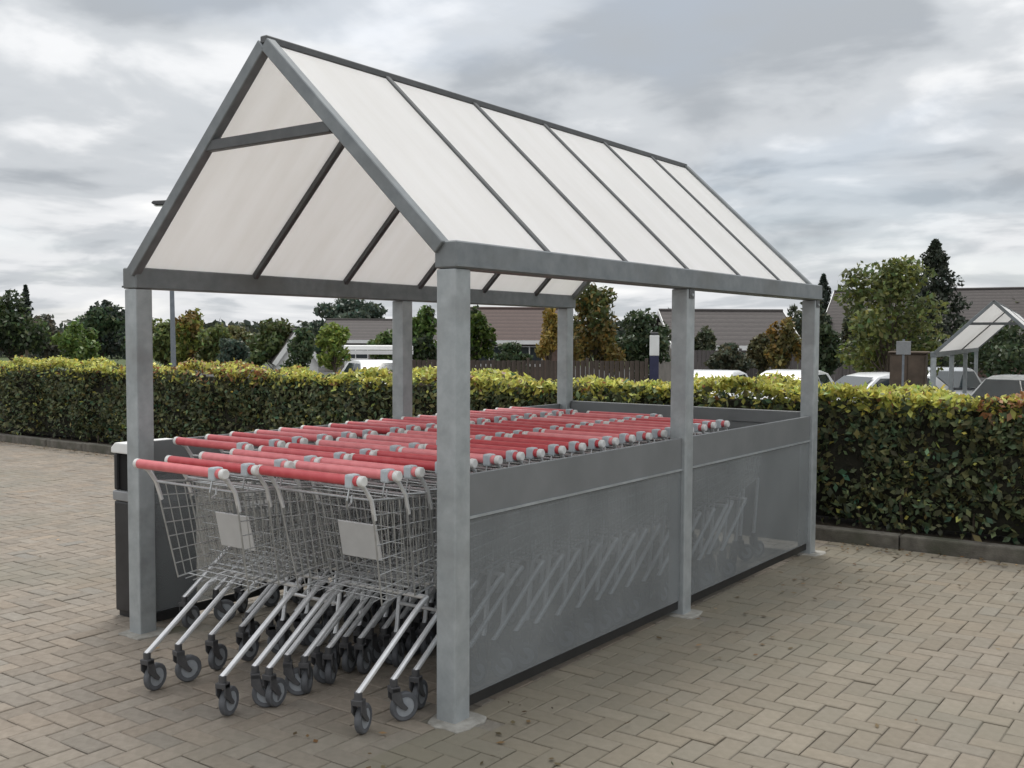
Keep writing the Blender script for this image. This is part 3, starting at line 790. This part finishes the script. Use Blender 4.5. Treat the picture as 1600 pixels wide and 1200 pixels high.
T(1330, 470, 48, 60, 'grey-green tree behind the olive-green car park tree', (.06, .07, .04), 580, n=2000, leaf=.13, seed=40)
T(1262, 466, 66, 80, 'grey-green tree behind the back right post between two house roofs', (.05, .06, .036), 570, n=2600, leaf=.17, seed=41)
# far-off wood closing the horizon
C_, K_ = [], []
for k in range(260):
    px = -500 + k*10.5 + random.uniform(-5, 5); d = random.uniform(95, 130)
    p = spot(px, d, LOW); hh = hgt(px, 512, d)+random.uniform(-.4, 1.1)-LOW; n = 150
    q = RNG.normal(size=(n, 3)); q /= np.linalg.norm(q, axis=1)[:, None]
    C_.append(np.array([p.x, p.y, LOW+hh*.5]) + q*np.array([2.2, 2.2, hh*.5])*RNG.uniform(.5, 1, (n, 1)))
C_ = np.concatenate(C_); A, B = rand_axes(len(C_), .48)
kind(link('distant_wood', quads_mesh('distant_wood', C_, A, B, vary((.045, .058, .04), len(C_), .3, .1), MT['leaf'])), 'stuff')

# ------------------------------------------------------------------ houses
def house(label, loc, rz, w, dp, wh, rh, wallm, roofm, openings=(), chimney=None, barge=True, over=.35, ridge=True):
    """front faces local -y; gable ends at local +-x; origin at the middle of the front wall foot"""
    t = thing('house', label, 'house', loc, rz)
    m = MB(); m.box(-w/2, w/2, 0, dp, -.3, wh)
    m.prism([(0, wh), (dp, wh), (dp/2, wh+rh*.97)], 'x', -w/2, w/2).build('wall', wallm, t)
    r = MB()
    sl = rh/(dp/2)
    for y0, y1, z0, z1 in ((-over, dp/2, wh-over*sl, wh+rh), (dp+over, dp/2, wh-over*sl, wh+rh)):
        r.poly([(-w/2-.25, y0, z0+.03), (w/2+.25, y0, z0+.03), (w/2+.25, y1, z1+.03), (-w/2-.25, y1, z1+.03),
                (-w/2-.25, y0, z0+.16), (w/2+.25, y0, z0+.16), (w/2+.25, y1, z1+.16), (-w/2-.25, y1, z1+.16)],
               [(3,2,1,0),(4,5,6,7),(0,1,5,4),(1,2,6,5),(2,3,7,6),(3,0,4,7)])
    ro = r.build('roof', roofm, t)
    if ridge: MB().tube([(-w/2-.25, dp/2, wh+rh+.16), (w/2+.25, dp/2, wh+rh+.16)], .1, 8).build('ridge_tile', roofm, ro)
    z = wh-over*sl
    MB().box(-w/2-.25, w/2+.25, -over-.03, -over-.003, z-.06, z+.15).build('fascia', MT['white'], t)
    if barge:
        for s in (-1, 1):
            for y0, y1 in ((-over, dp/2), (dp+over, dp/2)):
                MB().beam((s*(w/2+.27), y0, wh-over*sl+.08), (s*(w/2+.27), y1, wh+rh+.08), .03, .2).build('bargeboard', MT['white'], ro)
    for x0, x1, z0, z1, k in openings:
        nm = 'door' if k == 'd' else 'window'
        o = MB().box(x0, x1, -.05, -.003, z0, z1).build(nm, MT['white'] if k != 'g' else MT['navy'], t)
        nx = 1 if k == 'd' else max(1, round((x1-x0)/.7))
        for i in range(nx):
            a = x0+.06+(x1-x0-.06)*i/nx; e = x0+(x1-x0-.06)*(i+1)/nx
            MB().box(a, e, -.062, -.052, z0+(.06 if k == 'w' else 1.0), z1-.06).build('pane', MT['glass'], o)
        if k == 'w': MB().box(x0-.06, x1+.06, -.12, -.004, z0-.08, z0-.003).build('sill', MT['white'], o)
        else: MB().box(x1-.2, x1-.14, -.1, -.055, z0+.95, z0+1.05).build('handle', MT['alloy'], o)
    for cx_ in (chimney or []):
        c = MB().box(cx_-.3, cx_+.3, dp/2-.3, dp/2+.3, wh+rh*.7, wh+rh+.95).build('chimney', MT['brick'], ro)
        MB().tube([(cx_, dp/2, wh+rh+.95), (cx_, dp/2, wh+rh+1.25)], .12, 8).build('chimney_pot', MT['tile2'], ro)
    return t
# bearing-facing houses: rz turns the front to the camera
def face(px, extra=0): return YAW - math.atan((px-PPX)/FPX) + extra
d = 62; g = LOW
house('long bungalow with grey-brown tiled roof behind the olive-green car park tree', spot(1460, d, g), face(1460, -.12), 13.2, 8.5, 2.4, hgt(1430, 453, d+4)-g-2.4-.16, MT['brick'], MT['tile1'],
      [(-5.0, -3.4, .9, 2.1, 'w'), (-1.5, -.6, .05, 2.1, 'd'), (1, 3.2, .9, 2.1, 'w'), (4.6, 6.4, .9, 2.1, 'w')], chimney=[6.3])
d = 46
house('bungalow with dark roof and white fascia board seen between the right hand posts', spot(1150, d, g), face(1150, .25), 5.4, 6.0, 1.95, hgt(1150, 486, d+3)-g-1.95-.16, MT['render'], MT['tile1'],
      [(-.9, .5, .75, 1.65, 'w'), (1.3, 2.1, .0, 1.75, 'd')])
d = 54
house('red brick house with brown tiled roof seen right of the front right post', spot(800, d, g), face(800, .05), 5.6, 7.0, 2.1, hgt(800, 482, d+3)-g-2.1-.16, MT['brick'], MT['tile2'],
      [(-1.9, -.5, .8, 1.8, 'w'), (.2, 1.6, .8, 1.8, 'w')], chimney=[])
d = 66
house('brown roofed bungalow below the wide dark evergreen', spot(600, d, g), face(600, -.05), 7.5, 7.0, 2.0, hgt(600, 500, d+3)-g-2.0-.16, MT['render'], MT['tile1'],
      [(-2.6, -1.0, .8, 1.7, 'w'), (.6, 2.0, .8, 1.7, 'w')], barge=False)
d = 50                                               # small white gable end, ridge towards the camera
sh = house('small white gable-ended outbuilding behind the young yellow-green tree', spot(490, d, g), face(490, math.pi/2+.1), 4.2, 1.9, 1.05, hgt(490, 516, d)-g-1.05-.16, MT['white'], MT['tile1'], [], over=.12)

# flat white carport behind the hedge
d = 44; p = spot(590, d, g); c = thing('carport', 'flat white-roofed carport on thin posts seen beside the middle left post', 'carport', p, face(590))
hz = hgt(590, 541, d)-g
MB().box(-1.5, 1.5, 0, 3.0, hz-.16, hz+.02).build('roof', MT['white'], c, bevel=.02)
MB().box(-1.75, 1.5, -.25, -.002, hz-.34, hz-.18).build('fascia', MT['white'], c)
for x in (-1.35, 1.35):
    for y in (.12, 2.8): MB().box(x-.05, x+.05, y-.05, y+.05, 0, hz-.162).build('post', MT['white'], c)

# dark garden fence behind the hedge in the middle, panels of boards
def fence(label, pxa, pxb, d, ztop, m, npan):
    a, b_ = spot(pxa, d, g), spot(pxb, d, g); L_ = (b_-a).length
    t = thing('garden_fence', label, 'fence', a, math.atan2((b_-a).y, (b_-a).x))
    w = L_/npan
    for k in range(npan+1): MB().box(k*w-.05, k*w+.05, -.05, .05, -.1, ztop+.08).build('post', m, t)
    bme = MB().box(-.07, .07, -.012, .012, .05, ztop).mesh('board', m)
    nb = int((w-.12)/.15)
    for k in range(npan):
        for q in range(nb): link('board', bme, t, (k*w+.06+(w-.12)*(q+.5)/nb, random.uniform(-.012, .012), random.uniform(-.015, .015)))
    return t
fence('dark timber board fence behind the hedge below the golden brown tree', 640, 1010, 33, hgt(800, 563, 33)-g, MT['timber'], 4)
fence('grey-brown board fence behind the parked cars on the right', 1075, 1400, 40, hgt(1250, 548, 40)-g, mat('weathered_boards', (.085, .075, .075), (.14, .125, .12), scale=4, rough=.9, stretch=(6, 6, .6)), 4)

# ------------------------------------------------------------------ second trolley shelter in the car park
p = spot(1550, 20.2, 0)
rz2 = face(1550, -.055)
ap = Vector((-W/2, -.045, 0)); ap.rotate(Matrix.Rotation(rz2, 3, 'Z'))
z2 = hgt(1550, 469, 20.2) - RZ - .03
make_shelter('trolley_shelter', 'distant trolley shelter with white roof standing beyond the hedge at the right edge', 11.5, 2, 4, (p.x-ap.x, p.y-ap.y, z2), rz2, panels=False)

# ------------------------------------------------------------------ parked cars
def car_meshes(paint):
    D = {}
    # side profile (y along length, nose at -y), lower body
    low = [(-2.0, .28), (-2.05, .45), (-1.98, .62), (-1.75, .74), (-1.05, .86), (-.75, .90), (1.45, .94), (1.88, .92), (2.02, .78), (2.05, .45), (1.98, .28)]
    def loft(profile, hw, inset_top, name, m, zlo, zhi, bevel=.04):
        mb = MB(); n = len(profile)
        xs_ = [(-hw, 0), (-hw*.92, 1), (hw*.92, 1), (hw, 0)]
        for sx_ in (-1, 1):
            for (y, z) in profile:
                f = max(0, min(1, (z-zlo)/(zhi-zlo))); mb.v.append((sx_*(hw-inset_top*f), y, z))
        for j in range(n): q_ = (j+1) % n; mb.f.append((j, q_, n+q_, n+j))
        mb.f.append(tuple(range(n))[::-1]); mb.f.append(tuple(n+j for j in range(n)))
        return mb.mesh(name, m, bevel=bevel, seg=2, smooth=True)
    D['body'] = loft(low, .88, .07, 'body', paint, .45, .95)
    cab = [(-.98, .885), (-.28, 1.37), (.05, 1.44), (.75, 1.45), (1.35, 1.36), (1.88, .925)]
    D['cabin'] = loft(cab, .80, .20, 'cabin', paint, .9, 1.45, bevel=.05)
    def pane(pts, name='window'):
        n = len(pts); mb = MB(); mb.poly(pts, [tuple(range(n))]); me = mb.mesh(name, MT['glass']); return me
    def xw(z, o=.006): return .80-.20*max(0, min(1, (z-.9)/.55))+o
    ws = [(-.66, .93), (-.66, .93)]
    D['windscreen'] = pane([(-.68, -.955, .915), (.68, -.955, .915), (.575, -.335, 1.345), (-.575, -.335, 1.345)], 'windscreen')
    D['rear_window'] = pane([(.66, 1.845, .97), (-.66, 1.845, .97), (-.58, 1.405, 1.335), (.58, 1.405, 1.335)], 'rear_window')
    for me_, dy, dz in ((D['windscreen'], -.02, .02), (D['rear_window'], .02, .018)):
        for v in me_.vertices: v.co.y += dy; v.co.z += dz
    def sidew(y0, y1, y2, y3, s): return pane([(s*xw(.955), y0, .955), (s*xw(.955), y1, .955), (s*xw(1.34), y2, 1.34), (s*xw(1.34), y3, 1.34)], 'side_window')
    D['side'] = [sidew(-.78, .30, .30, -.22, s) for s in (-1, 1)] + [sidew(.36, 1.45, 1.10, .36, s) for s in (-1, 1)]
    wh = MB().disc((0, 0, 0), .30, .20, 20); D['tyre'] = wh.mesh('tyre', MT['black'], bevel=.02)
    D['rim'] = MB().disc((0, 0, 0), .19, .212, 10).mesh('rim', MT['alloy'])
    D['head'] = MB().box(-.15, .15, -.05, .05, -.07, .07).mesh('headlight', MT['lampclear'], bevel=.03)
    D['tail'] = MB().box(-.11, .11, -.03, .03, -.1, .1).mesh('tail_light', MT['lampred'], bevel=.02)
    D['bump'] = MB().box(-.72, .72, -.03, .03, -.07, .07).mesh('grille', MT['black'], bevel=.02)
    D['mir'] = MB().box(-.09, .09, -.05, .05, -.055, .055).mesh('mirror', paint, bevel=.025)
    return D
def make_car(label, D, loc, rz):
    t = thing('parked_car', label, 'car', loc, rz, 'cars parked beyond the hedge')
    b = link('body', D['body'], t); c = link('cabin', D['cabin'], t)
    link('windscreen', D['windscreen'], c); link('rear_window', D['rear_window'], c)
    for m in D['side']: link('side_window', m, c)
    for x in (-.80, .80):
        for y in (-1.28, 1.28):
            w = link('wheel', D['rim'], t, (x, y, .30)); link('tyre', D['tyre'], w)
        link('headlight', D['head'], b, (x*.78, -1.93, .64)); link('tail_light', D['tail'], b, (x*.86, 2.0, .76))
        link('mirror', D['mir'], c, (x*1.12, -.62, .98))
    link('grille', D['bump'], b, (0, -2.03, .45))
    return t
CWh, CSi = car_meshes(MT['carwhite']), car_meshes(MT['carsilver'])
def car(px, d, D, label, yaw): make_car(label, D, spot(px, d, LOW+.025), face(px)+yaw)
car(1108, 25.5, CWh, 'white parked car whose roof shows just right of the middle right post', -.25)
car(1232, 26.0, CWh, 'white parked car partly hidden behind the back right post', -.3)
car(1362, 24.5, CWh, 'white parked car in front of the olive-green car park tree', -.95)
car(1483, 29.0, CSi, 'silver parked car beyond the front posts of the far trolley shelter', .2)
car(1592, 23.0, CWh, 'white parked car at the right edge below the far trolley shelter roof', -.35)
car(588, 35.0, CWh, 'white parked car under the flat white carport', .3)

# ------------------------------------------------------------------ lamp post, sign pillar, cabinet, small sign
d = 27.0; p = spot(271, d, LOW)
l = thing('lamp_post', 'tall grey lamp post behind the hedge beside the front left post', 'lamp post', p, YAW)
zt = hgt(255, 318, d)-LOW
MB().tube([(0, 0, -.1), (0, 0, 1.3)], .085, 12).build('base', MT['lamppost'], l, smooth=True)
MB().tube([(0, 0, 1.3), (-.02, 0, zt*.6), (-.05, 0, zt-.05)], .07, 12, r1=.045).build('pole', MT['lamppost'], l, smooth=True)
MB().prism([(-.50, zt-.03), (-.42, zt-.075), (.06, zt-.085), (.10, zt-.02), (.02, zt+.05), (-.45, zt+.03)], 'y', -.13, .13).build('lamp_head', MT['fork'], l, bevel=.02)
MB().box(-.44, -.05, -.09, .09, zt-.096, zt-.086).build('lens', MT['lampclear'], l)

d = 24.0; p = spot(1022, d, LOW)
s = thing('sign_pillar', 'narrow white and navy sign pillar standing behind the hedge', 'sign', p, face(1022))
MB().box(-.105, .105, -.05, .05, 0, hgt(1022, 556, d)-LOW).build('lower_panel', MT['navy'], s, bevel=.01)
MB().box(-.11, .11, -.055, .055, hgt(1022, 555.8, d)-LOW, hgt(1022, 524, d)-LOW).build('upper_panel', MT['white'], s, bevel=.01)
MB().box(-.09, .09, -.04, .04, hgt(1022, 523.8, d)-LOW, hgt(1022, 519, d)-LOW).build('cap', MT['fork'], s, bevel=.01)

d = 22.0; p = spot(1418, d, LOW)
c = thing('utility_cabinet', 'brown box cabinet left of the far trolley shelter', 'cabinet', p, face(1418, -.1))
zt = hgt(1418, 549, d)-LOW
MB().box(-.36, .36, 0, .5, .08, zt-.05).build('body', MT['cabinet'], c, bevel=.015)
MB().box(-.40, .40, -.05, .55, zt-.049, zt).build('lid', MT['cabinet'], c, bevel=.015)
MB().box(-.33, .33, .02, .48, 0, .079).build('plinth', MT['concrete'], c)
for x0, x1 in ((-.33, -.01), (.01, .33)):
    dd = MB().box(x0, x1, -.02, -.002, .14, zt-.1).build('door', MT['cabinet'], c, bevel=.006)
MB().box(.04, .07, -.04, -.021, .55, .68).build('handle', MT['alloy'], dd)
d = 21.0; p = spot(1411, d, LOW)
s = thing('notice_sign', 'small pale grey square sign on a thin post left of the far trolley shelter', 'sign', p, face(1411))
MB().tube([(0, 0, 0), (0, 0, hgt(1411, 530, d)-LOW)], .025, 8).build('post', MT['lamppost'], s)
MB().box(-.14, .14, -.045, -.026, hgt(1411, 554, d)-LOW, hgt(1411, 533, d)-LOW).build('board', MT['bingrey'], s, bevel=.004)

# ------------------------------------------------------------------ fallen leaves and grit caught along the kerb and the posts
n = 900
x = RNG.uniform(-13, 3.2, n); y = KY - np.abs(RNG.normal(scale=.14, size=n)) - .01
m2 = 110; x = np.concatenate([x, RNG.normal(.2, .45, m2), RNG.uniform(-9, 3, 120)]); y = np.concatenate([y, RNG.uniform(-.6, 4.4, m2), RNG.uniform(-3, 4.4, 120)])
ok = ~((x > -2.2) & (x < .08) & (y > -.1)); x, y = x[ok], y[ok]
Pn = np.stack([x, y, RNG.uniform(.006, .016, len(x))], 1)
A, B = rand_axes(len(Pn), .020, nrm=np.tile([0., 0., 1.], (len(Pn), 1))); A[:, 2] *= .25; B[:, 2] *= .25
lt = link('fallen_leaves', quads_mesh('fallen_leaves', Pn, A, B, vary((.16, .11, .055), len(Pn), .4, .15), MT['leaf']))
kind(lt, 'stuff')
